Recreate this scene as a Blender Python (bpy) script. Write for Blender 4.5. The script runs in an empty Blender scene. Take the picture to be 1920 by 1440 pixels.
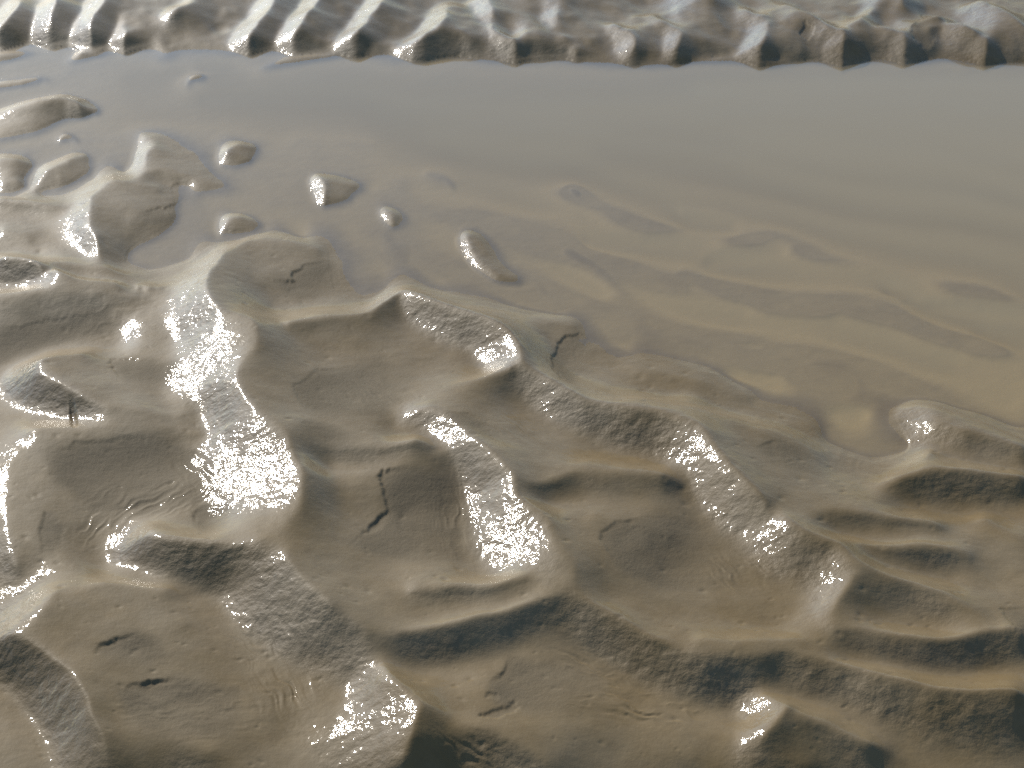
import bpy, math, numpy as np
from mathutils import Matrix, Vector

# ------------------------------------------------------------------ camera
W, H, FPX, PITCH, CAMZ = 1920.0, 1440.0, 3000.0, math.radians(27.0), 1.6
SC = bpy.context.scene
COL = SC.collection
cam = bpy.data.cameras.new('camera')
cam.sensor_width = 36.0
cam.lens = 36.0 * FPX / W
cam.clip_start, cam.clip_end = 0.05, 20000.0
cam.dof.use_dof = True
cam.dof.focus_distance = 3.0
cam.dof.aperture_fstop = 9.0
camo = bpy.data.objects.new('camera', cam)
COL.objects.link(camo)
camo.location = (0, 0, CAMZ)
camo.rotation_euler = (math.pi / 2 - PITCH, 0, 0)
SC.camera = camo

# ------------------------------------------------------------------ light
SUN_AZ, SUN_EL = math.radians(-29.0), math.radians(27.0)      # azimuth from +Y, negative = left
SDIR = Vector((math.sin(SUN_AZ) * math.cos(SUN_EL), math.cos(SUN_AZ) * math.cos(SUN_EL), math.sin(SUN_EL)))
world = bpy.data.worlds.new('World')
SC.world = world
world.use_nodes = True
wn = world.node_tree
for n in list(wn.nodes):
    wn.nodes.remove(n)
sky = wn.nodes.new('ShaderNodeTexSky')
sky.sky_type = 'NISHITA'
sky.sun_disc = False
sky.sun_elevation = SUN_EL
sky.sun_rotation = SUN_AZ
sky.air_density, sky.dust_density, sky.ozone_density = 1.0, 0.05, 2.8
bg = wn.nodes.new('ShaderNodeBackground')
bg.inputs['Strength'].default_value = 0.125
wo = wn.nodes.new('ShaderNodeOutputWorld')
wn.links.new(sky.outputs[0], bg.inputs[0])
wn.links.new(bg.outputs[0], wo.inputs[0])
sl = bpy.data.lights.new('sun', 'SUN')
sl.energy = 5.0
sl.angle = math.radians(0.53)
sl.color = (1.0, 0.935, 0.83)
so = bpy.data.objects.new('sun', sl)
COL.objects.link(so)
so.rotation_euler = SDIR.to_track_quat('Z', 'Y').to_euler()
SC.cycles.use_denoising = False
SC.view_settings.view_transform = 'Standard'
SC.view_settings.look = 'None'
SC.view_settings.exposure = 0.17
SC.view_settings.gamma = 1.0

# ------------------------------------------------------------------ pixel <-> ground
cp, sp = math.cos(PITCH), math.sin(PITCH)

def unproject(u, v, z):
    """the point on the level z (metres) that the pixel (u, v) of the photograph looks at"""
    a = (np.asarray(u, float) - W / 2) / FPX
    b = -(np.asarray(v, float) - H / 2) / FPX
    dy, dz = cp + b * sp, -sp + b * cp
    t = (np.asarray(z, float) - CAMZ) / dz
    return a * t, dy * t

def ground_uv(x, y):
    """grid coordinate of a ground position"""
    f = y * cp + CAMZ * sp
    return W / 2 + FPX * x / f, H / 2 - FPX * (y * sp - CAMZ * cp) / f

U0, U1, V0, V1, ST = -340, 2260, -260, 1660, 2
us = np.arange(U0, U1 + 1, ST)
vs = np.arange(V0, V1 + 1, ST)
NU, NV = len(us), len(vs)
UU, VV = np.meshgrid(us.astype(float), vs.astype(float))
GX, GY = unproject(UU, VV, 0.0)

# ------------------------------------------------------------------ noise
def _hash(ix, iy, seed):
    n = (ix.astype(np.int64) * 374761393 + iy.astype(np.int64) * 668265263 + seed * 974634541) & 0xffffffff
    n = ((n ^ (n >> 13)) * 1274126177) & 0xffffffff
    n = (n ^ (n >> 16)) & 0xffffff
    return n.astype(np.float64) / 0xffffff * 2 - 1

def vnoise(x, y, seed=0):
    ix, iy = np.floor(x), np.floor(y)
    fx, fy = x - ix, y - iy
    fx = fx * fx * fx * (fx * (fx * 6 - 15) + 10)
    fy = fy * fy * fy * (fy * (fy * 6 - 15) + 10)
    a, b = _hash(ix, iy, seed), _hash(ix + 1, iy, seed)
    c, d = _hash(ix, iy + 1, seed), _hash(ix + 1, iy + 1, seed)
    return (a * (1 - fx) + b * fx) * (1 - fy) + (c * (1 - fx) + d * fx) * fy

def fbm(x, y, seed=0, octs=3, gain=0.5):
    s, amp, tot = 0.0, 1.0, 0.0
    for k in range(octs):
        # rotate each octave a little so that the lattice does not show
        ca, sa = math.cos(0.6 + k * 1.1), math.sin(0.6 + k * 1.1)
        s = s + amp * vnoise((x * ca - y * sa) * 2 ** k + 17.3 * k, (x * sa + y * ca) * 2 ** k - 9.1 * k, seed + 11 * k)
        tot += amp
        amp *= gain
    return s / tot

def smooth(a, b, x):
    t = np.clip((x - a) / (b - a), 0, 1)
    return t * t * (3 - 2 * t)

def blur(a, sig):
    r = int(sig * 3) + 1
    k = np.exp(-0.5 * (np.arange(-r, r + 1) / sig) ** 2)
    k /= k.sum()
    p = np.pad(a, ((r, r), (0, 0)), mode='edge')
    o = sum(k[i] * p[i:i + a.shape[0]] for i in range(2 * r + 1))
    p = np.pad(o, ((0, 0), (r, r)), mode='edge')
    return sum(k[i] * p[:, i:i + a.shape[1]] for i in range(2 * r + 1))

# ------------------------------------------------------------------ the ripples: crest (brink) and foot (toe) lines
# each line: heights in cm above the pool's level (one, or several spread evenly along it), then pixel points
LINES = []
RELIEF = 1.15
def L(h, pts):
    p = np.array([float(t) for t in pts.split()]).reshape(-1, 2)
    h = np.atleast_1d(np.array(h, float)) * RELIEF
    if len(h) == 1:
        hh = np.full(len(p), h[0])
    else:
        hh = np.interp(np.linspace(0, 1, len(p)), np.linspace(0, 1, len(h)), h)
    if p[:, 1].max() < 545 and p[:, 0].min() > 400 and 0 < hh.max() < 2.2:
        hh = np.where(hh > 0, hh * 0.75, hh)          # half-drowned crests: only just out of the water
    LINES.append((p, hh))
    return len(LINES) - 1

# --- long left crest (big glint)
L([1.2, 3.2, 5.2, 6, 6.8, 7, 7, 7, 7.2, 7.5, 7.5, 7.5, 7.3, 7, 6.8], "468 452 420 478 388 525 385 562 417 588 484 612 492 645 446 690 438 712 452 742 482 772 552 826 562 850 582 905 568 955 527 1003 467 1030")
L([0.8, 1.2, 2.0, 2.9, 3.2, 3.4, 3.4, 3.6, 3.8, 4.0], "405 476 335 512 255 570 262 640 305 700 315 750 325 810 350 870 355 930 350 985")
L([6.0, 4.8, 4.2, 4.0, 3.6], "488 616 560 606 640 597 700 592 750 550")
L([3.6, 3.6, 3.6, 3.2], "520 626 580 620 640 610 715 606")
# slab beside the pool
L([1.6, 1.8, 1.2], "480 450 545 452 600 468")
L([2.4, 1.0], "470 520 580 500")
L([1.0, 0.4], "500 575 620 560")
L([0.15], "612 478 640 520 655 565 700 575 735 545")
# --- second crest
L([3.2, 4.6, 5.2, 5.6, 5.8, 5.6, 5.2], "748 548 774 558 800 568 855 592 925 612 958 628 978 652 978 680 972 694")
L([1.8, 2, 2.2, 2.2, 2.6], "738 582 772 598 828 612 873 632 893 652 908 682 925 708")
L([5.2, 4.9, 4.6, 4.2, 4.0], "960 697 935 700 873 720 807 740 773 750 723 773")
L([3.2, 3.2], "600 660 720 690")
L([2.6, 3.0], "800 690 870 670")
L([5.2, 5.2, 5.2, 5.0], "973 694 1008 710 1074 747 1102 764")
L([2.8, 2.8, 3], "950 722 1007 750 1057 770 1100 785")
L([3.8, 3.2, 2.6], "600 640 680 630 740 625")
# pool side of it
L([1.6, 1.2, 0.6], "860 572 960 590 1080 612")
L([0.1], "790 545 880 562 960 578 1060 598 1110 640 1090 690 1130 700")
L([3.0], "1000 655 1010 680")
L([0.8, 0.3], "1035 640 1075 690")
# --- third crest
L([5.0, 5.4, 5.8, 6.0, 6.3, 6.5, 6.5, 6.5, 6.5], "1122 772 1134 766 1174 776 1240 789 1282 799 1310 808 1319 822 1329 848 1340 866 1382 908 1432 948")
L([6.5, 6.4, 6.3, 6.2], "1467 980 1480 997 1513 1014 1570 1024 1587 1044 1623 1068")
L([2.6, 2.6, 2.6, 2.8, 3.0, 3.0, 3.2, 3.2, 3.4, 3.6, 4.2], "1105 790 1130 815 1180 842 1228 860 1262 876 1282 894 1294 920 1340 972 1385 1015 1400 1040 1425 1074 1475 1096 1540 1104")
# ridge behind it, along the bay
L([5.2, 4.6, 4.2, 3.6, 3.2, 2.2, 1.6, 1.4, 1.6, 2.6], "1102 762 1200 755 1290 772 1380 791 1450 808 1498 832 1557 878 1600 892 1650 892 1700 873 1745 850")
L([1.2, 0.5], "1140 718 1280 738")
L([0.6, 0.2], "1330 758 1430 776")
L([0.1, 1.2, 1.5, 1.2, 0.3], "1130 690 1200 697 1280 706 1325 716 1365 736 1410 745")
L([0.15, 0.15], "1440 760 1490 790")
# --- horizontal dark band, second crest head
L([6.5, 5.6, 5.4, 5.6, 6], "565 836 620 841 690 842 750 836 790 826")
L([4.0, 3.6, 3.6, 4.2], "575 866 640 872 720 868 790 850")
L([5.4, 5.2, 5.0, 4.8, 4.6], "600 884 690 882 760 876 810 856 850 836")
L([3.6, 4.6, 5.2, 5.6, 5.8, 6.2, 6.4, 6.4], "735 800 765 778 800 768 842 788 862 812 880 832 934 876 961 902")
L([3.0, 3.2, 3.2, 3.2], "740 812 790 812 815 830 838 842")
L([3.0], "870 868 900 905 912 925")
L([6.4, 6.4, 6.6, 6.6, 6.4, 6.2], "961 902 968 930 991 953 1027 974 1031 1022 1058 1052 1078 1072 1079 1102 1058 1116")
L([3, 3, 3, 3.2, 3.6, 4.2], "865 945 870 970 870 1005 880 1045 910 1082 985 1110")
L([6.2, 6.1, 6.0, 5.8, 5.6, 5.2], "1073 1116 1114 1144 1141 1158 1208 1198 1241 1215 1282 1238")
L([5.0, 4.0, 3.4, 3.2, 3.2], "1035 1158 1083 1195 1140 1228 1207 1262 1262 1288")
L([6.2, 6.1, 6.0, 5.8, 5.6], "1056 1118 1033 1126 960 1148 873 1172 773 1188 707 1196")
L([4.2, 4, 3.8, 3.8], "1000 1178 960 1200 873 1232 807 1250 735 1272")
L([4.6, 4.4, 4.6], "985 1122 873 1146 773 1158")
L([6.2, 6.0, 5.6], "990 1082 907 1096 773 1110")
# stoss interior of middle plates
L([4.6, 3.8], "640 960 780 960")
L([4.6, 3.8], "700 1050 860 1040")
L([5.2, 4.2], "1110 960 1260 1000")
L([6.0, 5.2, 5.0], "975 912 1080 888 1260 895")
L([4.2, 3.8, 4.0], "985 940 1080 925 1260 930")
L([5.0, 4.4], "1000 960 1100 935")
L([5.4, 4.8, 4.0], "1000 900 1100 870 1280 880")
L([4.8, 4.2, 3.6], "900 780 1000 830 1100 850")
L([3.2, 2.8], "960 770 1050 800")
L([3.4, 3.4], "1250 1060 1380 1080")
L([4.6, 4.2, 4.2], "1130 1130 1300 1170 1480 1180")
L([5.6, 5.6, 5.6], "1310 1205 1400 1208 1500 1205")
# --- right-hand stack of ridges
L([0.6, 1.6, 2.0, 2.2, 2.4], "1690 768 1740 773 1800 787 1880 812 1925 834")
L([2.0, 2.6, 3.0, 3.0, 3.0], "1730 795 1775 806 1803 822 1863 831 1925 848")
L([0.5, 0.5, 0.5, 0.6], "1712 808 1750 830 1800 858 1863 868 1925 880")
L([2.2, 3.2, 3.6, 3.6, 3.6], "1620 916 1680 898 1747 892 1800 890 1925 897")
L([1.2, 1.0, 1.0, 1.2], "1680 936 1760 955 1850 958 1925 950")
L([5.6, 5, 4.6, 4.2, 3.6], "1480 972 1540 962 1613 967 1680 975 1765 989")
L([3.0, 2.2, 1.8, 2.0], "1560 994 1647 1008 1720 1014 1765 1010")
L([4.4, 3.8, 3.6, 3.4], "1560 1006 1620 1010 1700 1018 1780 1024")
L([5, 4.6, 4.4, 3.8], "1595 1021 1680 1028 1764 1035 1820 1048")
L([3.0, 2.2, 1.8], "1607 1044 1713 1066 1800 1078")
L([6.2, 5.9, 5.5, 5, 4.6], "1623 1068 1650 1074 1714 1096 1780 1124 1847 1158 1866 1180")
L([6.2, 6.0, 5.8, 5.8], "1622 1070 1570 1118 1557 1147 1560 1178")
L([5.4, 4.4, 3.6, 3.6, 4], "1590 1135 1647 1150 1713 1178 1763 1184 1810 1178")
L([2.8, 3.2], "1840 970 1920 1010")
L([3.0, 3.4], "1850 1085 1925 1100")
L([5.8, 5.8, 5.6, 5.4, 5.4, 5.4], "1560 1186 1613 1189 1663 1196 1713 1206 1757 1211 1813 1202 1847 1196 1880 1189 1925 1192")
L([3.6, 3.4, 3.2, 3.2, 3.4], "1575 1234 1663 1254 1713 1266 1780 1268 1860 1256 1925 1250")
L([5.2, 5.4, 5.6, 5.8, 6, 6.2], "1282 1241 1325 1249 1390 1252 1430 1242 1470 1236 1547 1245 1593 1255 1628 1268 1713 1288 1813 1305 1925 1308")
L([3.0, 3.2, 3.4, 3.6, 3.6], "1290 1300 1370 1300 1480 1296 1550 1308 1613 1345 1713 1376 1780 1396 1880 1410 1925 1408")
# bottom right patch
L([4.8, 5.4, 5.6, 5.2], "1420 1298 1453 1311 1481 1327 1457 1352 1413 1384")
L([3.0, 3.0, 3.2], "1385 1315 1395 1350 1430 1362")
L([4.2, 4.2], "1500 1400 1620 1420")
L([5.4, 5.0, 4.8], "1500 1345 1560 1370 1640 1400")
L([4.8, 4.6], "1450 1402 1520 1440")
L([3.8], "1150 1400 1300 1420")
# --- bottom
L([5.8, 5.6, 5.4], "853 1366 907 1374 957 1394 1010 1424 1040 1450")
L([5.8, 5.6], "852 1368 838 1393 822 1425")
L([4.6, 4.4], "880 1420 940 1460")
L([5.2, 4.8], "900 1290 830 1330")
L([6.4, 6.2, 6.0], "812 1335 815 1375 795 1420")
L([6.4], "770 1445 800 1455")
L([4.4, 4.6], "960 1300 1080 1320")
L([6.0, 6.4, 6.6, 6.8, 7, 7, 7], "722 1250 750 1286 774 1312 796 1322 781 1350 779 1380 751 1418 735 1450")
L([3.2, 3, 3, 3, 3.2], "560 1275 545 1320 535 1350 550 1395 590 1440")
L([7, 7, 6.8, 6.6, 6.2, 5.8], "537 1026 538 1054 568 1092 618 1138 642 1160 702 1196")
L([3.2, 3.2, 3.2, 3.4, 3.6], "405 1130 440 1180 505 1215 545 1240 615 1265 680 1280")
# --- lower left
L([5.6, 6, 6.2, 6.4, 6.8, 7], "286 1018 350 1024 400 1032 457 1035 485 1027 535 1025")
L([3.2, 3.2, 3.2, 3.2], "255 1070 317 1090 400 1094 428 1098")
L([5.2, 5.4], "268 998 285 1016")
L([2.6, 2.6], "195 1010 196 1080")
L([4.4], "300 985 400 990")
L([3.4, 3.6], "330 950 400 960")
L([5.4, 5.0, 4.6], "130 1120 200 1095 320 1100")
L([5, 4.4], "200 1160 350 1160")
L([4.6, 4.0], "250 1260 400 1290")
L([5.0, 4.4], "200 1350 400 1410")
L([5.6, 5.8, 5.6, 5.2], "105 1110 84 1145 55 1188 -5 1206")
L([2.6, 2.6], "-40 1110 -30 1180")
L([3.2, 3.0], "-20 1080 60 1085")
L([5.4, 5.6, 5.8, 5.8, 5.6, 5.4], "24 1208 67 1226 110 1252 141 1282 158 1312 165 1358 192 1400 215 1450")
L([3.0, 2.8, 2.8, 3], "-10 1240 45 1290 85 1335 100 1400 110 1450")
L([4.2, 4.0], "60 1000 140 1050")
L([2.0, 2.0, 2.2], "-130 850 -130 950 -120 1050")
L([4.2, 4.2, 4.2, 4.2], "34 830 8 880 20 930 12 985 38 1060")
# --- left, mid
L([4.8, 4.6, 4.4, 4.2], "60 812 150 802 267 800 400 812")
L([3.4, 3.2, 3.0], "150 900 260 880 370 880")
L([3.0, 3.0], "160 1000 300 960")
L([4.8, 5.0, 4.6, 3.8], "54 714 68 692 82 672 110 664 165 661")
L([5.0, 5.2, 5.2, 4.8, 4.4, 4], "70 714 100 724 140 743 200 770 267 775 333 775 385 768")
L([2.2, 2.4, 2.6, 3.0, 3.2, 3.2], "40 745 67 768 117 784 183 795 267 795 367 794")
L([1.8, 1.8], "5 745 -30 730")
L([3.6, 3.0], "200 700 300 730")
L([2.8], "250 650 340 640")
L([3.9, 3.9, 3.4, 2.6], "-20 556 60 552 117 549 200 556 272 556")
L([0.9, 0.9, 1.2], "-10 690 60 665 150 645 240 630")
L([1.8, 2], "60 610 180 590")
L([5.0, 4.9, 4.4, 3.6, 3.0, 2.2], "-10 484 50 491 100 508 133 524 200 531 267 536 310 538")
L([0.7, 0.6, 0.7, 0.9], "-10 535 67 534 133 540 200 547 285 555")
L([3.4, 3.0, 2.6, 1.2], "60 492 113 497 200 504 270 520")
# --- upper left mounds by the pool
L([2.2, 2.8, 3.0, 3.0, 2.8, 2.2], "211 339 166 370 165 393 169 427 185 453 195 477")
L([0.9, 0.8, 0.8, 1.0, 0.8], "118 392 96 402 90 435 125 465 170 490")
L([2.4, 1.4], "215 340 300 352")
L([1.6, 0.8], "240 420 320 400")
L([-0.3], "345 372 335 420 290 455 240 480 290 500 360 480")
L([1.8, 1.8, 1.4], "-10 372 67 382 120 392")
L([0.2, 0.3], "-10 392 80 404")
L([1.8, 1.5], "0 430 60 450")
L([0.5, 0.7], "-10 466 80 484")
L([0.3], "220 500 300 515")
# crest thread and sliver below it
L([0.2, 0.9, 1.2, 1.4, 1.6, 1.2], "264 254 290 266 294 275 271 294 275 320 250 336")
L([0.9, 0.3], "300 282 345 300")
L([-0.5], "250 275 248 305 235 325")
L([1.6, 1.5, 1.0, 0.0], "268 328 300 320 350 333 422 347")
L([0.0, -0.3], "285 342 360 348")
# islands
L([0.0, 1.4, 1.2, 0.2], "415 308 424 284 448 270 478 276")
L([1.3, 0.3], "426 290 468 300")
L([-0.5], "404 280 404 315 440 325 490 300 486 268 440 258")
L([0.8, 1.6, 1.6, 0.8], "586 332 600 334 610 352 609 376")
L([1.3, 0.2], "612 338 678 350")
L([0.9, 0.1], "615 366 660 372")
L([-0.5], "578 330 578 360 600 392 640 388 690 360 690 335 640 322 590 322")
L([0.3, 1.3, 1.2, 0.1], "416 436 428 408 450 404 488 420")
L([0.8, 0.1], "435 425 475 432")
L([-0.5], "404 410 404 445 450 450 500 430 480 400 430 394")
L([0.4, 0.9, 0.8], "713 395 730 398 738 415")
L([0.6, 0.1], "738 400 755 412")
L([-0.4], "702 395 710 420 730 435 770 425 765 395 730 385")
L([0.5, 0.8, 0.8, 0.7, 0.2], "868 440 876 462 898 492 932 518 975 528")
L([0.5], "880 440 900 452 912 475")
L([-0.6], "855 445 865 480 890 515 925 535 985 545")
L([-0.4], "900 430 935 455 950 490 1000 515")
L([0.3, 1.4, 1.4, 0.4], "60 356 85 320 130 300 160 290")
L([1.0, 0.2], "110 330 165 318")
L([-0.4], "45 345 70 310 140 282 185 295 175 330 120 360 75 370")
L([1.4, 1.2, 0.4], "-10 300 30 300 55 308")
L([0.8], "0 345 40 340")
L([-0.3], "-10 284 50 286 68 310 55 350 30 364")
L([1.0, 2.2, 3.0, 3.2, 2.6], "-10 214 30 202 70 188 110 181 146 188")
L([2.6, 2.4, 1.0], "146 188 158 196 160 208")
L([0.6], "168 205 185 206")
L([0.2, 0.1], "-10 262 60 248 130 212")
L([-0.7], "-10 272 70 262 140 228 165 222 205 210 195 196 165 184 120 172 60 182 -10 205")
L([0.5, 0.2], "108 260 122 252 142 260")
L([-0.5], "98 264 120 245 152 260 120 272 98 264")
L([0.5, 0.7, 0.2], "350 150 366 138 384 142")
L([-0.6], "336 152 362 130 394 140 380 156 336 156")
L([0.9, 0.7, 0.0], "-10 106 30 102 58 98")
L([-0.6], "-10 94 40 92 72 94 50 112 -10 128")
L([0.5, 0.5, 0.1], "-10 160 40 152 88 144")
L([-0.6], "-10 148 50 142 102 138 70 158 -10 176")
L([0.2, 1.0, 0.6, 0.1], "131 112 152 96 180 98 200 96")
L([-0.5], "118 118 145 92 160 90")
L([-0.5], "140 122 190 108 230 102")
L([0.1, 0.6, 0.8, 0.6], "490 126 530 112 590 104 650 98")
L([-0.6], "476 130 520 106 560 98")
L([-0.6], "500 134 580 120 650 110")
# --- pool bed
L([-0.5], "-55 92 -60 180 -55 290")
L([-0.9], "-200 120 -200 320")
L([-0.4], "-55 365 -30 366 30 372")
L([-1.6, -2.4], "380 190 700 180")
L([-2.4, -3.0, -3.4], "700 200 1000 230 1300 220")
L([-3.6, -4, -4], "1300 190 1600 180 2200 180")
L([-3.6, -4.2], "1400 300 2200 320")
L([-2.4, -3.0], "800 280 1100 300")
L([-1.2, -1.4], "240 150 440 130")
L([-0.9, -1.2], "220 230 360 220")
L([-0.5, -0.4], "380 370 560 380")
L([-0.6], "520 300 560 260 700 270")
L([-0.5], "640 430 700 470 720 520")
L([-0.25], "660 520 720 535")
L([-0.5, -0.9], "520 410 570 440")
L([-0.15, -0.3], "720 440 740 470 800 520")
L([-0.8, -1.2], "780 360 940 370")
L([-0.6, -0.5], "760 490 830 530")
L([-0.9, -0.4], "690 352 760 345")
L([-0.3, -0.1], "800 322 830 330 850 350")
L([-0.05], "1068 352 1085 360")
L([-0.15, -0.05, -0.3, -0.6], "1055 470 1075 478 1110 500 1180 560 1260 610")
L([-0.9, -0.9], "1050 500 1130 560")
L([-0.7], "950 555 1050 585")
L([-0.3], "1000 525 1030 560")
L([-0.8, -0.6, -1.1], "1090 430 1200 440 1280 430")
L([-1.8, -1.8], "1100 460 1280 465")
L([-0.9, -0.8, -1.2], "1280 392 1340 400 1420 425")
L([-2.2, -2.2], "1270 410 1380 430")
L([-0.9, -0.8, -1.1], "1320 480 1440 440 1540 470")
L([-2.0, -2.0], "1330 500 1470 480")
L([-0.7, -0.6, -0.8], "1280 515 1360 550 1470 560")
L([-1.5], "1290 545 1400 590")
L([-0.8, -0.8, -0.9], "1500 560 1580 545 1680 555 1800 565 1925 570")
L([-2.2, -2.4], "1660 560 1800 585 1925 600")
L([-0.6, -0.5, -0.5, -0.7], "1530 565 1600 590 1720 625 1810 650 1925 700")
L([-1.6, -1.6], "1560 600 1690 645 1800 690")
L([-0.6, -0.6], "1830 640 1925 690")
L([-2.0], "1840 632 1925 660")
L([-0.5, -0.4, -0.6], "1280 612 1345 632 1430 640")
L([-1.3, -1.3], "1350 645 1430 665")
L([-0.4, -0.3, -0.5], "1320 675 1400 690 1470 695")
L([-1.1], "1370 700 1470 712")
L([-0.3, -0.25, -0.3, -0.3], "1490 695 1520 680 1560 685 1610 712 1620 745")
L([-1.2, -0.8], "1500 700 1590 720")
L([-0.3, -0.3], "1500 730 1560 757 1620 752")
L([-1.0], "1560 775 1640 770")
L([-0.1, -0.1, 0.3], "1620 755 1660 775 1700 800 1730 820")
L([-0.4], "1540 820 1620 850 1700 840")
L([-0.5], "1680 735 1780 755 1925 800")
L([-0.9], "1700 700 1900 760")
L([-0.3], "1200 600 1230 660 1330 680")
L([-0.5], "1120 600 1180 660")
L([-0.15], "1640 745 1690 762")
# --- far bank: shoreline, then each mound's left brink and the foot of its lee face
SHORE = "-20 93 60 85 110 89 200 98 300 99 370 96 430 103 500 97 560 102 650 106 740 109 780 112 850 102 890 114 960 118 1040 114 1100 120 1180 127 1250 124 1290 119 1400 117 1430 128 1520 117 1570 122 1650 114 1700 123 1770 113 1850 123 1925 120 2270 121"
L([-0.35], SHORE)
_sh = np.array([float(t) for t in SHORE.split()]).reshape(-1, 2)
def under(p, hh):
    """a thing of height h behind the shore cannot reach out over the water"""
    lim = (np.interp(p[:, 0], _sh[:, 0], _sh[:, 1]) - 7 - p[:, 1]) / 4.8
    return np.clip(np.minimum(hh, lim), 0.15, None)
FAR = [  # brink points, width of the lee in px, brink height, foot height
    ("40 0 20 28 -10 50", 30, 4.2, 1.8), ("112 -10 100 20 82 52", 48, 4.6, 1.6),
    ("205 -12 185 16 168 42 150 62", 44, 4.8, 1.6), ("238 44 232 66 222 84", 38, 3.0, 0.7),
    ("300 78 316 84 312 102", 16, 1.2, 0.2), ("372 -14 350 10 318 22", 28, 4.0, 2.2),
    ("520 -28 503 0 484 35 463 60 453 88", 24, 4.4, 1.2), ("605 -26 588 0 568 27 548 53 531 84", 20, 4.4, 1.0),
    ("728 -26 710 0 690 23 667 53 643 88", 22, 4.6, 1.0), ("830 8 824 27 820 50 797 67 767 83 757 103", 26, 4.6, 1.0),
    ("895 -22 910 7 938 50 971 70 974 80 957 104", 26, 4.4, 1.0), ("1030 20 1048 44 1056 60", 24, 3.6, 1.8),
    ("1060 66 1080 84 1082 104", 18, 2.6, 0.8), ("1150 30 1174 50 1188 77 1181 99", 24, 4.2, 1.0),
    ("1225 10 1257 38 1274 57 1271 77 1258 95", 22, 4.2, 1.2), ("1398 -2 1412 12 1431 27 1434 50 1427 77 1390 104", 28, 4.8, 1.2),
    ("1480 -6 1518 17 1554 37 1581 53 1586 73 1574 108", 28, 4.8, 1.2), ("1637 4 1630 22 1608 38", 22, 4.4, 2.2),
    ("1650 44 1688 56 1698 68 1694 99", 24, 4.0, 1.0), ("1780 14 1772 26 1745 40", 24, 4.6, 2.4),
    ("1740 22 1781 32 1831 50 1854 73 1844 100 1828 114", 28, 4.8, 1.2), ("1830 -14 1880 10 1930 40 1960 80", 28, 5.0, 2.0),
    ("1650 -40 1690 -20 1700 -4", 24, 4.6, 2.4), ("1290 -40 1330 -20 1340 -4", 26, 4.8, 2.4), ("980 -40 1040 -26 1060 -8", 26, 4.8, 2.4),
]
for pts, wd, hb, hf in FAR:
    p = np.array([float(t) for t in pts.split()]).reshape(-1, 2)
    n = len(p)
    wd *= 0.7
    hh = under(p, 1.75 * hb * np.clip((116 - p[:, 1]) / 44, 0.12, 1))
    LINES.append((p, hh))
    q = p.copy()
    q[:, 0] -= wd
    q[:, 1] += 7
    LINES.append((q, np.minimum(np.full(n, hf * 1.3), hh * 0.4)))

# the body of each mound: it stays high until the hollow before the next one
low = []
for pts, wd, hb, hf in FAR:
    p = np.array([float(t) for t in pts.split()]).reshape(-1, 2)
    if p[-1, 1] > 80:
        low.append((p, wd, hb))
low.sort(key=lambda q: q[0][-1, 0])
for a_, b_ in zip(low[:-1], low[1:]):
    p, wd, hb = a_
    x0, y0 = p[-2]
    gap = b_[0][-2, 0] - b_[1] - x0
    if gap > 25:
        for dy, k in ((-24, 1.35), (-11, 1.2)):
            q = np.array([[x0 + 0.12 * gap, y0 + dy], [x0 + 0.42 * gap, y0 + dy + 3], [x0 + 0.72 * gap, y0 + dy + 7]])
            LINES.append((q, under(q, np.array([1.0, 0.92, 0.65]) * k * hb)))

# ------------------------------------------------------------------ solve the sheet through these lines
def raster(lines):
    val = np.zeros((NV, NU)); cnt = np.zeros((NV, NU))
    for p, hh in lines:
        x, y = unproject(p[:, 0], p[:, 1], hh * 0.01)
        gu, gv = ground_uv(x, y)
        for i in range(len(p) - 1):
            n = max(2, int(max(abs(gu[i + 1] - gu[i]), abs(gv[i + 1] - gv[i])) / ST * 1.5))
            t = np.linspace(0, 1, n)
            iu = np.rint((gu[i] + (gu[i + 1] - gu[i]) * t - U0) / ST).astype(int)
            iv = np.rint((gv[i] + (gv[i + 1] - gv[i]) * t - V0) / ST).astype(int)
            ok = (iu >= 0) & (iu < NU) & (iv >= 0) & (iv < NV)
            np.add.at(val, (iv[ok], iu[ok]), (hh[i] + (hh[i + 1] - hh[i]) * t)[ok])
            np.add.at(cnt, (iv[ok], iu[ok]), 1)
    return val, cnt

def outer_ripples():
    """free ripples for the ground outside the frame"""
    x, y = GX, GY
    wx = x + 0.12 * fbm(x * 2.2, y * 2.2, 5, 2)
    wy = y + 0.16 * fbm(x * 1.9, y * 1.9, 9, 2)
    ph = (wx * 2.1 + wy * 1.5 + 0.5 * np.sin(wy * 4.0)) % 1.0
    saw = np.where(ph < 0.25, ph / 0.25, (1 - ph) / 0.75)
    return 2.4 + 3.4 * saw * (0.7 + 0.5 * fbm(x * 1.5, y * 1.5, 3, 2))

val, cnt = raster(LINES)
OUT = outer_ripples()
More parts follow.
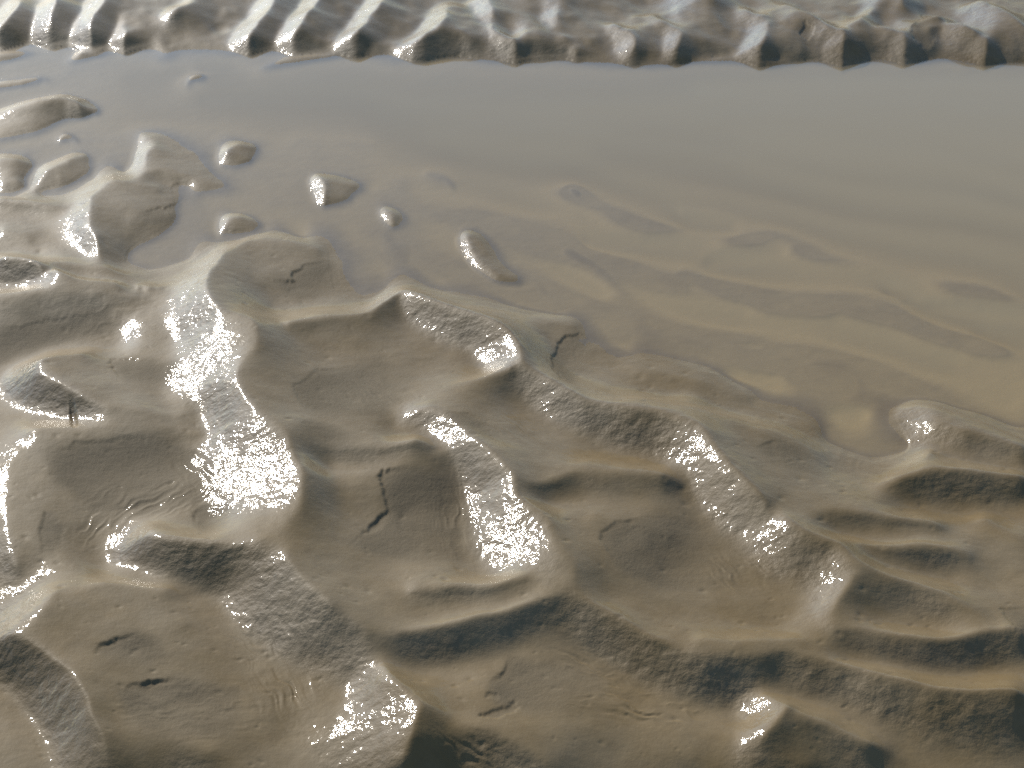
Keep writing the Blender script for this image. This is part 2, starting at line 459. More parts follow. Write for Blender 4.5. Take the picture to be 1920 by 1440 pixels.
# outside the frame: sample the free ripples as loose constraints
mask_out = ((VV > 1545) | (VV < -60) | (((UU < -70) | (UU > 1990)) & ((VV > 930) | (VV < 60)))) & (((np.arange(NV)[:, None] % 3) == 0) & ((np.arange(NU)[None, :] % 3) == 0))
val[mask_out] = OUT[mask_out]; cnt[mask_out] = 1
levels = []
a, b = val, cnt
while min(a.shape) > 24:
    levels.append((a, b))
    pv = np.pad(a, ((0, a.shape[0] % 2), (0, a.shape[1] % 2)))
    pc = np.pad(b, ((0, b.shape[0] % 2), (0, b.shape[1] % 2)))
    a = pv[0::2, 0::2] + pv[1::2, 0::2] + pv[0::2, 1::2] + pv[1::2, 1::2]
    b = pc[0::2, 0::2] + pc[1::2, 0::2] + pc[0::2, 1::2] + pc[1::2, 1::2]
h = None
for k in range(len(levels) - 1, -1, -1):
    a, b = levels[k]
    fixed = b > 0
    tgt = np.where(fixed, a / np.maximum(b, 1e-9), 0)
    if h is None:
        h = np.full(a.shape, 2.0)
    else:
        h = np.repeat(np.repeat(h, 2, 0), 2, 1)[:a.shape[0], :a.shape[1]]
    for it in range(400 if k > 1 else 60):
        h = np.where(fixed, tgt, h)
        p = np.pad(h, 1, mode='edge')
        h = 0.25 * (p[:-2, 1:-1] + p[2:, 1:-1] + p[1:-1, :-2] + p[1:-1, 2:])
    h = np.where(fixed, tgt, h)
# which of the traced lines are ridges: the sheet bends down to both sides of them
lap = blur(h, 1.5) - blur(h, 4.0)
ridge = np.zeros((NV, NU), bool)
for p, hh in LINES:
    _, c = raster([(p, hh)])
    on = c > 0
    if on.any() and lap[on].mean() > 0:
        ridge |= on
# soft mud: the hollows relax while the crests stay where they are
def relax(z, keep, n, wgt):
    z = z.astype(np.float32); z0 = z.copy(); wgt = (0.24 * wgt).astype(np.float32)
    for _ in range(n):
        p = np.pad(z, 1, mode='edge')
        z = z + wgt * (p[:-2, 1:-1] + p[2:, 1:-1] + p[1:-1, :-2] + p[1:-1, 2:] - 4 * z)
        z = np.where(keep, z0, z)
    return z.astype(float)
sig = np.where(h < -0.2, 0.35, 1.0) * np.interp(VV, [0, 120, 400, 800, 1300], [2.5, 2.5, 4.5, 8.0, 10.0])
emph = np.interp(VV, [100, 400, 1000], [0.0, 0.3, 0.55])
h = np.where(h > 0.3, h + emph * (h - blur(h, 22.0)), h)
Z = relax(h, ridge, 200, (sig / 10.0) ** 2)
bs1, bs2 = blur(Z, 1.2), blur(Z, 2.6)
w = np.clip((VV - 100) / 900, 0, 1)
Z = bs1 * (1 - w) + bs2 * w

def blur_u(a, sig):
    r = int(sig * 3) + 1
    k = np.exp(-0.5 * (np.arange(-r, r + 1) / sig) ** 2); k /= k.sum()
    p = np.pad(a, ((0, 0), (r, r)), mode='edge')
    return sum(k[i] * p[:, i:i + a.shape[1]] for i in range(2 * r + 1))
wf = smooth(175, 115, VV)
Z = Z * (1 - wf) + wf * (blur_u(Z, 4.5) + smooth(0.2, 1.5, Z) * (2.4 * fbm(GX * 4.0, GY * 2.4, 71, 4, 0.55)))

# deepen the broad hollows and swell the broad backs of the ripples
hl = blur(Z, 9.0) - blur(Z, 42.0)
Z = Z + smooth(0.4, 2.0, Z) * smooth(380, 560, VV) * np.maximum(0.36 * hl, -0.8)
def warp(a, du, dv):
    x = np.clip((UU + du - U0) / ST, 0, NU - 1.001); y = np.clip((VV + dv - V0) / ST, 0, NV - 1.001)
    ix, iy = x.astype(int), y.astype(int)
    fx, fy = x - ix, y - iy
    return (a[iy, ix] * (1 - fx) + a[iy, ix + 1] * fx) * (1 - fy) + (a[iy + 1, ix] * (1 - fx) + a[iy + 1, ix + 1] * fx) * fy
wa = np.interp(VV, [50, 400, 1000], [2.0, 4.0, 9.0])
Z = warp(Z, wa * fbm(UU / 85, VV / 55, 81, 2, 0.35), 0.7 * wa * fbm(UU / 85, VV / 55, 83, 2, 0.35))

# wet mud slumps where it stands too steep
def slump(z, tmax, n):
    z = (z * 0.01).astype(np.float32)
    du = np.abs(np.gradient(GX, axis=1)).astype(np.float32)
    dv = np.abs(np.gradient(GY, axis=0)).astype(np.float32)
    lu, lv = (tmax * du)[:, 1:].astype(np.float32), (tmax * dv)[1:, :].astype(np.float32)
    for _ in range(n):
        d = z[:, 1:] - z[:, :-1]
        d = (d - np.clip(d, -lu, lu)) * 0.22
        z[:, :-1] += d; z[:, 1:] -= d
        d = z[1:] - z[:-1]
        d = (d - np.clip(d, -lv, lv)) * 0.22
        z[:-1] += d; z[1:] -= d
    return z.astype(float) * 100
Z = slump(Z, np.tan(np.radians(np.interp(VV, [110, 200, 500], [22, 26, 22.5]))), 260)
zs = blur(Z, 1.0) * (1 - w) + blur(Z, 2.2) * w
zl = blur(Z, 2.0) * (1 - w) + blur(Z, 5.0) * w
dlt = zs - zl
Z = np.where(zl > 0.3, zl + 0.5 * (dlt + np.sqrt(dlt * dlt + 0.003)), zs)
# low ripples on the bed of the pool, running down to the right
q = (GX * 1.5 + GY * 2.0 + 0.42 * fbm(GX * 1.7, GY * 1.2, 91, 3)) * 1.25
q = q % 1.0
bedr = np.where(q < 0.3, q / 0.3, (1 - q) / 0.7)
bedr = blur(bedr, 3.0) * smooth(-0.3, 0.2, fbm(GX * 0.9, GY * 0.7, 93, 2) + 0.15)
zb = Z.copy()
Z = Z + smooth(-0.25, -0.9, Z) * (1.5 * bedr - 0.4) * smooth(-0.2, 0.5, GX + 0.35) * smooth(5.2, 3.9, GY)
Z = np.where(zb < -0.25, np.minimum(Z, np.maximum(zb, -0.45)), Z)
Z = Z + smooth(0.3, 1.5, Z) * 0.45 * fbm(GX * 5, GY * 5, 61, 2)

# ------------------------------------------------------------------ slope of the bare ripples (for wet, lumpy lee faces)
def gradient(z_m):
    dzu = np.gradient(z_m, axis=1); dzv = np.gradient(z_m, axis=0)
    xu = np.gradient(GX, axis=1); xv = np.gradient(GX, axis=0)
    yu = np.gradient(GY, axis=1); yv = np.gradient(GY, axis=0)
    det = xu * yv - xv * yu
    return (dzu * yv - dzv * yu) / det, (dzv * xu - dzu * xv) / det

gx, gy = gradient(Z * 0.01)
lee = smooth(0.06, 0.42, np.maximum(gx * 0.8 + gy * 0.6, 0) * 0.8 + 0.25 * np.hypot(gx, gy))
lee = blur(lee, 4.0)

# ------------------------------------------------------------------ peeled-off skin: sunken patches with a sharp ledge
PLATES = [  # depth cm, reach px, ledge points, rest of the outline
    (0.9, 210, "775 876 713 883 712 905 722 930 727 955 700 978 655 1022", "700 1037 770 1057 850 1057 905 1020 890 960 850 900"),
    (0.9, 200, "1205 970 1160 978 1130 993 1124 1010 1143 1038 1155 1063", "1185 1082 1250 1107 1340 1112 1400 1070 1390 1010 1300 970"),
    (0.6, 170, "640 690 593 693 568 711 550 720 553 740 565 755 590 775", "700 780 760 745 780 700 720 672"),
    (0.5, 90, "600 792 568 790 562 802", "590 816 640 832 690 820"),
    (0.7, 80, "1098 626 1062 628 1046 644 1034 672 1037 693 1055 718", "1080 724 1076 700 1090 680 1115 662 1112 636"),
    (0.8, 90, "260 1186 220 1198 190 1210 172 1226", "240 1240 320 1240 300 1200"),
    (0.9, 170, "336 1272 290 1275 250 1281 224 1295", "232 1335 300 1385 440 1380 455 1290"),
    (0.7, 220, "270 814 230 819 200 825 160 829 137 832 110 844 88 854", "100 900 180 962 300 962 405 925 400 870 340 828"),
    (0.7, 160, "195 576 150 584 110 592 75 598 40 605 -10 616", "-10 685 40 667 120 642 205 622 218 590"),
    (0.4, 120, "285 676 207 671 207 684 220 702 236 712", "300 720 342 702 332 678"),
    (0.8, 90, "612 488 572 494 566 503 546 509 550 524 514 528", "540 560 600 562 645 540 628 494"),
    (0.7, 160, "955 1232 940 1260 920 1276 917 1290", "930 1320 990 1335 1090 1342 1155 1310 1120 1262 1000 1238"),
    (1.4, 40, "968 1314 930 1330 893 1341", "925 1346 958 1340 976 1326"),
    (1.2, 30, "934 1298 914 1299 912 1308", "930 1312"),
    (0.9, 90, "1465 827 1440 829 1422 838", "1440 862 1500 884 1545 872 1492 838"),
    (0.5, 70, "345 368 330 384 268 396", "250 412 300 424 340 402"),
    (0.6, 60, "1874 1140 1888 1160 1906 1184", "1935 1190 1935 1140"),
    (0.5, 50, "120 990 85 960 75 1000", "80 1040 110 1040"),
    (0.6, 70, "820 777 880 775 905 790", "935 830 900 820"),
    (0.5, 80, "390 945 362 960 362 985", "380 1000 430 990 430 950"),
    (0.7, 60, "1730 30 1705 60 1716 74", "1740 80 1770 50"),
    (0.7, 50, "1510 40 1495 58 1505 70", "1520 66 1530 48"),
]
def inside(poly, x, y):
    c = np.zeros(x.shape, bool)
    n = len(poly)
    for i in range(n):
        x1, y1 = poly[i]; x2, y2 = poly[(i + 1) % n]
        if y1 == y2:
            continue
        c ^= ((y1 > y) != (y2 > y)) & (x < (x2 - x1) * (y - y1) / (y2 - y1) + x1)
    return c

def seg_dist(pl, x, y):
    d = np.full(x.shape, 1e9)
    for i in range(len(pl) - 1):
        ax, ay = pl[i]; bx, by = pl[i + 1]
        dx, dy = bx - ax, by - ay
        t = np.clip(((x - ax) * dx + (y - ay) * dy) / (dx * dx + dy * dy + 1e-9), 0, 1)
        d = np.minimum(d, np.hypot(x - ax - t * dx, y - ay - t * dy))
    return d

# height of the sheet under each photo pixel is needed to place pixel-traced marks: shift pixels to the ground grid
def to_grid(pts):
    p = np.array(pts, float).reshape(-1, 2)
    hz = np.zeros(len(p))
    for _ in range(4):
        x, y = unproject(p[:, 0], p[:, 1], hz * 0.01)
        gu, gv = ground_uv(x, y)
        iu = np.clip(np.rint((gu - U0) / ST).astype(int), 0, NU - 1)
        iv = np.clip(np.rint((gv - V0) / ST).astype(int), 0, NV - 1)
        hz = Z[iv, iu]
    return np.stack([gu, gv], 1)

plate = np.zeros((NV, NU))
drop = np.zeros((NV, NU))
jx = 8 * fbm(UU / 16, VV / 10, 21, 4, 0.75)
jy = 6 * fbm(UU / 16, VV / 10, 22, 4, 0.75)
for dep, reach, led, rest in PLATES:
    led = to_grid([float(t) for t in led.split()])
    rest = to_grid([float(t) for t in rest.split()])
    poly = np.vstack([led, rest])
    lo, hi = poly.min(0) - 20, poly.max(0) + 20
    i0, i1 = max(0, int((lo[1] - V0) / ST)), min(NV, int((hi[1] - V0) / ST) + 1)
    k0, k1 = max(0, int((lo[0] - U0) / ST)), min(NU, int((hi[0] - U0) / ST) + 1)
    s = np.s_[i0:i1, k0:k1]
    x, y = UU[s] + jx[s], VV[s] + jy[s]
    inn = inside(poly, x, y).astype(float)
    d = seg_dist(led, x, y)
    f = np.clip(1 - d / reach, 0, 1) ** 1.3
    dr = seg_dist(np.vstack([led[-1:], rest, led[:1]]), x, y)
    f = f * (0.12 + 0.88 * smooth(0, 0.30 * reach, dr)) if reach > 60 else f
    edge = 0.35 + 0.5 * np.clip(2.2 * fbm(UU[s] / 75, VV[s] / 60, 31, 2) + 0.5, 0, 1)
    drop[s] = np.maximum(drop[s], inn * 0.62 * dep * f * edge)
    soft = blur(inn, 4.0)
    plate[s] = np.maximum(plate[s], soft * np.clip(1.15 - d / (reach * 1.1), 0, 1))
Z = Z - (blur(drop, 0.9) * w + drop * (1 - w))

# ------------------------------------------------------------------ wrinkles where the skin has slid
WR = [  # centre px, radii px, direction of the folds (deg, on the ground grid), fold spacing px, height cm
    (872, 985, 55, 85, 80, 17, 0.28), (345, 890, 75, 45, 55, 14, 0.26), (300, 938, 130, 34, -28, 15, 0.28),
    (190, 1000, 50, 40, -50, 16, 0.25), (505, 1185, 95, 45, 25, 14, 0.22), (545, 1270, 70, 90, 60, 15, 0.22),
    (1385, 1075, 75, 45, 40, 14, 0.26), (1215, 1325, 130, 45, 12, 17, 0.26), (1130, 1255, 120, 35, 18, 14, 0.2),
    (190, 600, 90, 32, -20, 12, 0.2), (690, 745, 80, 45, 35, 13, 0.2), (1595, 860, 60, 25, 80, 14, 0.12),
    (1180, 830, 110, 40, 22, 16, 0.12), (960, 800, 90, 40, 25, 18, 0.16), (370, 1330, 190, 70, -8, 22, 0.12), (880, 1420, 80, 40, 20, 12, 0.2),
]
for cx, cy, rx, ry, ang, spc, amp in WR:
    (cx, cy), = to_grid([cx, cy])
    i0, i1 = max(0, int((cy - 2 * ry - V0) / ST)), min(NV, int((cy + 2 * ry - V0) / ST))
    k0, k1 = max(0, int((cx - 2 * rx - U0) / ST)), min(NU, int((cx + 2 * rx - U0) / ST))
    s = np.s_[i0:i1, k0:k1]
    x, y = UU[s] - cx, VV[s] - cy
    m = np.exp(-1.3 * ((x / rx) ** 2 + (y / ry) ** 2) ** 1.4)
    m = m * (0.55 + 0.45 * fbm(x / 60 + cx, y / 40 + cy, 41, 2))
    ca, sa = math.cos(math.radians(ang)), math.sin(math.radians(ang))
    al, ac = x * ca + y * sa, -x * sa + y * ca
    ac = ac + 11 * fbm(x / 34 + cx, y / 28 + cy, 43, 2)
    r = 1 - np.abs(vnoise(al / (spc * 3.4) + cx, ac / (spc * 0.55) + cy, 44)) * 1.7
    Z[s] = Z[s] + 0.8 * amp * m * r

# ------------------------------------------------------------------ small relief: lumps on lee faces, rough floors, pits
dist = np.hypot(GX, GY)
lump = fbm(GX * 130, GY * 115, 51, 3, 0.6)
Z = Z + lee * (0.03 + 0.05 * fbm(GX * 9, GY * 9, 52, 2)) * lump * smooth(8.0, 3.0, dist)
Z = Z + lee * smooth(0.2, 1.0, Z) * 0.15 * fbm(GX * 26, GY * 22, 53, 3, 0.5)
Z = Z + plate * 0.045 * fbm(GX * 260, GY * 260, 55, 3, 0.75) * smooth(6.0, 3.0, dist)
Z = Z + 0.10 * fbm(GX * 13, GY * 13, 57, 3, 0.5) + 0.018 * fbm(GX * 60, GY * 60, 59, 2)
rng = np.random.default_rng(7)
above = Z > 0.6
for _ in range(2000):
    iu = rng.integers(20, NU - 20); iv = rng.integers(int((420 - V0) / ST), NV - 20)
    if not above[iv, iu] or lee[iv, iu] > 0.45:
        continue
    big = rng.random() ** 3
    rx = 1.2 + 2.6 * big; ry = rx * rng.uniform(0.4, 0.75)
    r = int(rx * 3) + 2
    ys, xs = np.mgrid[-r:r + 1, -r:r + 1]
    d2 = (xs / rx) ** 2 + ((ys + 0.25 * xs * rng.uniform(-1, 1)) / ry) ** 2
    sgn = -1 if rng.random() < 0.9 else 0.3
    Z[iv - r:iv + r + 1, iu - r:iu + r + 1] += sgn * (0.04 + 0.11 * big) * (np.exp(-d2) * 1.0 - 0.08 * np.exp(-d2 / 3))

# rivulet notch with a wet plug of mud at its foot (left edge of the picture)
(nx, ny), = to_grid([138, 783])
d = np.abs(UU - nx - (VV - ny) * 0.12)
Z -= 0.6 * np.exp(-(d / 5.5) ** 4) * np.exp(-((VV - ny) / 22) ** 4)
# deep side of the water at the frame's edges closes before the sheet ends
edge = np.minimum(np.minimum(UU - U0, U1 - UU), np.minimum(VV - V0, V1 - VV))
e = smooth(0, 260, edge)
Z = Z * e + 1.9 * (1 - e)
ZM = Z * 0.01

# ------------------------------------------------------------------ materials
def nt(name):
    m = bpy.data.materials.new(name)
    m.use_nodes = True
    t = m.node_tree
    for n in list(t.nodes):
        t.nodes.remove(n)
    return m, t

def node(t, typ, **kw):
    n = t.nodes.new(typ)
    for k, v in kw.items():
        if k in n.inputs.keys():
            n.inputs[k].default_value = v
        else:
            setattr(n, k, v)
    return n

def math_node(t, op, a, b=None, clamp=False):
    n = t.nodes.new('ShaderNodeMath'); n.operation = op; n.use_clamp = clamp
    for i, q in enumerate((a, b)):
        if q is None:
            continue
        if isinstance(q, (int, float)):
            n.inputs[i].default_value = q
        else:
            t.links.new(q, n.inputs[i])
    return n.outputs[0]

def mix_col(t, f, a, b):
    n = t.nodes.new('ShaderNodeMix'); n.data_type = 'RGBA'
    for sck, q in ((n.inputs['Factor'], f), (n.inputs[6], a), (n.inputs[7], b)):
        if isinstance(q, (int, float)):
            sck.default_value = q
        elif isinstance(q, tuple):
            sck.default_value = (*q, 1)
        else:
            t.links.new(q, sck)
    return n.outputs[2]

def mud_material():
    m, t = nt('wet_mud')
    tc = node(t, 'ShaderNodeTexCoord')
    obj = tc.outputs['Object']
    al = node(t, 'ShaderNodeAttribute'); al.attribute_name = 'lee'
    ap = node(t, 'ShaderNodeAttribute'); ap.attribute_name = 'peel'
    lee_, pl_ = al.outputs['Fac'], ap.outputs['Fac']
    n1 = node(t, 'ShaderNodeTexNoise', Scale=4.5, Detail=5.0, Roughness=0.6)
    n2 = node(t, 'ShaderNodeTexNoise', Scale=28.0, Detail=6.0, Roughness=0.65)
    n3 = node(t, 'ShaderNodeTexNoise', Scale=420.0, Detail=3.0, Roughness=0.6)
    n4 = node(t, 'ShaderNodeTexNoise', Scale=140.0, Detail=2.0, Roughness=0.55)
    for n in (n1, n2, n3, n4):
        t.links.new(obj, n.inputs['Vector'])
    rmp = node(t, 'ShaderNodeMapRange'); rmp.inputs[1].default_value = 0.36; rmp.inputs[2].default_value = 0.64
    t.links.new(n1.outputs['Fac'], rmp.inputs[0])
    c = mix_col(t, rmp.outputs[0], (0.160, 0.112, 0.050), (0.196, 0.149, 0.084))
    v = math_node(t, 'MULTIPLY_ADD', n2.outputs['Fac'], 0.5); t.nodes[-1].inputs[2].default_value = 0.75
    sc = t.nodes.new('ShaderNodeVectorMath'); sc.operation = 'SCALE'
    t.links.new(c, sc.inputs[0]); t.links.new(v, sc.inputs['Scale'])
    c = mix_col(t, math_node(t, 'MULTIPLY', pl_, 0.8), sc.outputs[0], (0.120, 0.096, 0.060))
    asl = node(t, 'ShaderNodeAttribute'); asl.attribute_name = 'silt'
    c = mix_col(t, asl.outputs['Fac'], c, (0.48, 0.358, 0.172))
    bs = node(t, 'ShaderNodeBsdfPrincipled')
    bs.inputs['Specular IOR Level'].default_value = 0.16
    t.links.new(c, bs.inputs['Base Color'])
    r = math_node(t, 'MULTIPLY_ADD', lee_, -0.22); t.nodes[-1].inputs[2].default_value = 0.40
    r = math_node(t, 'MULTIPLY_ADD', pl_, 0.15); q = t.nodes[-1]
    r0 = math_node(t, 'MULTIPLY_ADD', lee_, -0.08); t.nodes[-1].inputs[2].default_value = 0.62
    t.links.new(r0, q.inputs[2])
    t.links.new(r, bs.inputs['Roughness'])
    bs.inputs['IOR'].default_value = 1.36
    # film of water: strong on the lee faces, thin elsewhere
    cw = math_node(t, 'MULTIPLY_ADD', lee_, 0.75); t.nodes[-1].inputs[2].default_value = 0.2
    cw = math_node(t, 'MULTIPLY', cw, math_node(t, 'SUBTRACT', 1.0, math_node(t, 'MULTIPLY', pl_, 0.8)), True)
    t.links.new(cw, bs.inputs['Coat Weight'])
    bs.inputs['Coat Roughness'].default_value = 0.065
    bs.inputs['Coat IOR'].default_value = 1.33
    # fine relief
    b1 = node(t, 'ShaderNodeBump', Distance=0.0028)
    n5 = node(t, 'ShaderNodeTexNoise', Scale=11.0, Detail=3.0)
    t.links.new(obj, n5.inputs['Vector'])
    lv = math_node(t, 'MULTIPLY', lee_, math_node(t, 'MULTIPLY', n5.outputs['Fac'], 1.0))
    st1 = math_node(t, 'MULTIPLY_ADD', lv, 0.5); t.nodes[-1].inputs[2].default_value = 0.14
    t.links.new(st1, b1.inputs['Strength'])
    t.links.new(n4.outputs['Fac'], b1.inputs['Height'])
    n6 = node(t, 'ShaderNodeTexNoise', Scale=46.0, Detail=1.0)
    t.links.new(obj, n6.inputs['Vector'])
    b0 = node(t, 'ShaderNodeBump', Distance=0.005)
    t.links.new(math_node(t, 'MULTIPLY_ADD', lv, 0.8), b0.inputs['Strength']); t.nodes[-1].inputs[2].default_value = 0.08
    t.links.new(n6.outputs['Fac'], b0.inputs['Height'])
    t.links.new(b0.outputs[0], b1.inputs['Normal'])
    b2 = node(t, 'ShaderNodeBump', Distance=0.0008)
    st2 = math_node(t, 'ADD', math_node(t, 'MULTIPLY', pl_, 0.6), 0.26)
    t.links.new(math_node(t, 'ADD', st2, math_node(t, 'MULTIPLY', lee_, 0.25)), b2.inputs['Strength'])
    t.links.new(n3.outputs['Fac'], b2.inputs['Height'])
    t.links.new(b1.outputs[0], b2.inputs['Normal'])
    t.links.new(b2.outputs[0], bs.inputs['Normal'])
    t.links.new(b1.outputs[0], bs.inputs['Coat Normal'])
    o = node(t, 'ShaderNodeOutputMaterial')
    t.links.new(bs.outputs[0], o.inputs[0])
    return m

def water_material():
    m, t = nt('turbid_water')
    ad = node(t, 'ShaderNodeAttribute'); ad.attribute_name = 'murk'
    tc = node(t, 'ShaderNodeTexCoord')
    n1 = node(t, 'ShaderNodeTexNoise', Scale=2.2, Detail=2.0)
    t.links.new(tc.outputs['Object'], n1.inputs['Vector'])
    bp = node(t, 'ShaderNodeBump', Strength=0.12, Distance=0.01)
    t.links.new(n1.outputs['Fac'], bp.inputs['Height'])
    tr = node(t, 'ShaderNodeBsdfTransparent'); tr.inputs[0].default_value = (0.97, 0.95, 0.90, 1)
    df = node(t, 'ShaderNodeBsdfDiffuse'); df.inputs[0].default_value = (0.325, 0.252, 0.130, 1)
    mx = node(t, 'ShaderNodeMixShader')
    t.links.new(ad.outputs['Fac'], mx.inputs[0])
    t.links.new(tr.outputs[0], mx.inputs[1]); t.links.new(df.outputs[0], mx.inputs[2])
    fr = node(t, 'ShaderNodeFresnel', IOR=1.333)
    ge = node(t, 'ShaderNodeNewGeometry')      # straight-through sheet: same reflectance from both sides
    t.links.new(math_node(t, 'MULTIPLY_ADD', ge.outputs['Backfacing'], 0.75 - 1.333), fr.inputs['IOR']); t.nodes[-1].inputs[2].default_value = 1.333
    t.links.new(bp.outputs[0], fr.inputs['Normal'])
    gl = node(t, 'ShaderNodeBsdfGlossy', Roughness=0.03)
    t.links.new(bp.outputs[0], gl.inputs['Normal'])
    m2 = node(t, 'ShaderNodeMixShader')
    t.links.new(fr.outputs[0], m2.inputs[0])
    t.links.new(mx.outputs[0], m2.inputs[1]); t.links.new(gl.outputs[0], m2.inputs[2])
    o = node(t, 'ShaderNodeOutputMaterial')
    t.links.new(m2.outputs[0], o.inputs[0])
    return m

MUD, WATER = mud_material(), water_material()

# ------------------------------------------------------------------ cut the sheet into its pieces of ground
gx, gy = gradient(ZM)
NRM = np.stack([-gx, -gy, np.ones_like(gx)], -1)
NRM /= np.linalg.norm(NRM, axis=-1, keepdims=True)
XYZ = np.stack([GX, GY, ZM], -1).reshape(-1, 3)
NRMF = NRM.reshape(-1, 3)
IDX = np.arange(NU * NV).reshape(NV, NU)

def sheet(name, fmask, mat, attrs, xyz=XYZ, nrm=NRMF, flat_z=None):
    q = np.stack([IDX[:-1, :-1], IDX[1:, :-1], IDX[1:, 1:], IDX[:-1, 1:]], -1)[fmask]
    used, inv = np.unique(q.ravel(), return_inverse=True)
    me = bpy.data.meshes.new(name)
    co = xyz[used].astype(np.float32)
    if flat_z is not None:
        co[:, 2] = flat_z
    nf = len(q)
    me.vertices.add(len(used)); me.vertices.foreach_set('co', co.ravel())
    me.loops.add(nf * 4); me.loops.foreach_set('vertex_index', inv.ravel().astype(np.int32))
    me.polygons.add(nf)
    me.polygons.foreach_set('loop_start', np.arange(0, nf * 4, 4, dtype=np.int32))
    me.update(calc_edges=True)
    me.polygons.foreach_set('use_smooth', np.ones(nf, bool))
    for an, arr in attrs.items():
        at = me.attributes.new(an, 'FLOAT', 'POINT')
        at.data.foreach_set('value', arr.ravel()[used].astype(np.float32))
    if nrm is not None:
        me.normals_split_custom_set_from_vertices(nrm[used].astype(np.float32))
    me.materials.append(mat)
    o = bpy.data.objects.new(name, me)
    COL.objects.link(o)
    return o

# connected patches of ground that stand out of the water
DS = 2
zc = Z[:NV // DS * DS, :NU // DS * DS].reshape(NV // DS, DS, NU // DS, DS).max((1, 3))
dry = zc > 0.02
lab = np.zeros(dry.shape, int)
cur = 0
comps = []
hh_, ww_ = dry.shape
from collections import deque
dl = dry.tolist(); ll = [[0] * ww_ for _ in range(hh_)]
for i in range(hh_):
    for j in range(ww_):
        if dl[i][j] and not ll[i][j]:
            cur += 1
            dq = deque([(i, j)]); ll[i][j] = cur; cells = []
            while dq:
                y, x = dq.popleft(); cells.append((y, x))
                for yy, xx in ((y + 1, x), (y - 1, x), (y, x + 1), (y, x - 1)):
                    if 0 <= yy < hh_ and 0 <= xx < ww_ and dl[yy][xx] and not ll[yy][xx]:
                        ll[yy][xx] = cur; dq.append((yy, xx))
            comps.append((cur, np.array(cells)))
lab = np.array(ll)
NAMED = [  # where an islet stands in the photograph, and what singles it out
    (55, 215, 'dark elongated mud islet with one bright glint at its right tip', 'mud islet'),
    (448, 290, 'small rounded mud islet with glinting left rim, left of the pool centre', 'mud islet'),
    (640, 355, 'flat mud islet with sparkling left edge and pitted top in the shallow pool', 'mud islet'),
    (455, 425, 'wedge-shaped mud islet with glint beside the big pool-edge slab', 'mud islet'),
    (735, 408, 'tiny mud islet with a bead of sun glints in mid pool', 'mud islet'),
    (920, 500, 'thin curved mud ridge poking out of the pool with glints along it', 'mud islet'),
    (5, 321, 'pale mud hummock at the left frame edge, above the glinting slab', 'mud islet'),
    (125, 258, 'very small mud nub below the dark elongated islet', 'mud islet'),
    (367, 145, 'lone small mud nub in the blue upper part of the pool', 'mud islet'),
    (40, 155, 'long thin mud spit tapering rightward at the left frame edge', 'mud islet'),
]
big = sorted(comps, key=lambda c: -len(c[1]))
fl = np.repeat(np.repeat(lab, DS, 0), DS, 1)
full = np.zeros((NV, NU), int); full[:fl.shape[0], :fl.shape[1]] = fl
full[fl.shape[0]:, :] = full[fl.shape[0] - 1:fl.shape[0], :]; full[:, fl.shape[1]:] = full[:, fl.shape[1] - 1:fl.shape[1]]
fcell = full[:-1, :-1]
taken = np.zeros(fcell.shape, bool)
ATT = {'lee': lee * smooth(-0.6, 0.3, Z), 'peel': plate, 'silt': smooth(-0.05, -1.0, Z)}
def grid_at(px, py):
    (gu, gv), = to_grid([px, py])
    return int(round((gv - V0) / ST)), int(round((gu - U0) / ST))
near_lab = full[grid_at(1100, 1130)]
far_lab = full[grid_at(1500, 80)]
fcell_v = VV[:-1, :-1]; fcell_u = UU[:-1, :-1]
behind = fcell_v < np.interp(fcell_u, _sh[:, 0], _sh[:, 1]) + 2
far_f = (fcell == far_lab) & behind
near_f = (fcell == near_lab) & ~behind
print('COMPONENTS', len(comps), 'near', near_lab, 'far', far_lab, [len(c[1]) for c in big[:30]])
used_labs = {near_lab, far_lab}
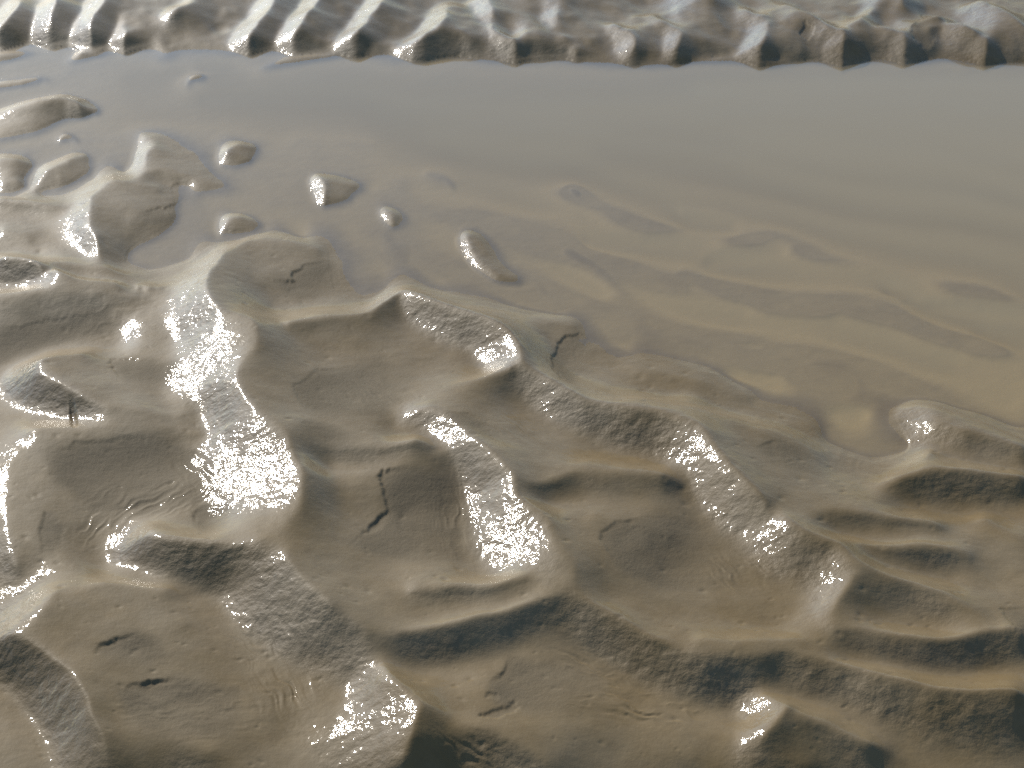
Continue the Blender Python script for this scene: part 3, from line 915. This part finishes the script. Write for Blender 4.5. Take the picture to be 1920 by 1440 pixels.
for cid, cells in big:
    if cid in used_labs or len(cells) < 6:
        continue
    cy, cx = cells.mean(0) * DS * ST
    cy += V0; cx += U0
    best = min(NAMED, key=lambda n: math.hypot(n[0] - cx, (n[1] - cy) * 1.5)) if NAMED else None
    if best is None or math.hypot(best[0] - cx, (best[1] - cy) * 1.5) > 45:
        print('UNNAMED', cid, len(cells), round(cx), round(cy))
        continue
    NAMED.remove(best)
    f = (fcell == cid) & ~taken
    taken |= f
    o = sheet('mud_islet', f, MUD, ATT)
    o['label'], o['category'], o['group'] = best[2], best[3], 'mud islets standing in the pool'
    print('ISLET', cid, len(cells), round(cx), round(cy), best[:2])
print('LEFT', [n[:2] for n in NAMED])
flat = sheet('mud_flat', near_f & ~taken, MUD, ATT); flat['kind'] = 'structure'
if True:
    o = sheet('far_mud_bank', far_f & ~taken, MUD, ATT); o['kind'] = 'structure'
    o = sheet('pool_bed', ~near_f & ~far_f & ~taken, MUD, ATT); o['kind'] = 'structure'


# ------------------------------------------------------------------ water of the pool
wet = np.zeros((NV, NU), bool)
lowv = ZM < 0.003
wet = lowv
fm = wet[:-1, :-1] | wet[1:, :-1] | wet[1:, 1:] | wet[:-1, 1:]
depth = np.clip(-Z, 0, None)
murk = 1 - np.exp(-0.05 - blur(depth, 2.0) * 0.48)
o = sheet('pool_water', fm, WATER, {'murk': murk}, nrm=None, flat_z=0.0)
o['kind'] = 'structure'

# ------------------------------------------------------------------ open flat out to the horizon
def outer():
    me = bpy.data.meshes.new('open_mud_flat')
    r = 6000.0
    xs0, xs1 = float(GX[-1, 0]), float(GX[-1, -1])
    rim = [(GX[0, 0], GY[0, 0]), (GX[0, -1], GY[0, -1]), (GX[-1, -1], GY[-1, -1]), (GX[-1, 0], GY[-1, 0])]
    cxm = sum(p[0] for p in rim) / 4; cym = sum(p[1] for p in rim) / 4
    inner = [(cxm + (x - cxm) * 0.985, cym + (y - cym) * 0.985) for x, y in rim]
    v = [(x, y, 0.0192) for x, y in inner] + [(-r, r, -0.5), (r, r, -0.5), (r, -r, -0.5), (-r, -r, -0.5)]
    f = [(0, 4, 5, 1), (1, 5, 6, 2), (2, 6, 7, 3), (3, 7, 4, 0)]
    me.from_pydata(v, [], f)
    me.materials.append(MUD)
    o = bpy.data.objects.new('open_mud_flat', me)
    COL.objects.link(o)
    o['kind'] = 'structure'
outer()
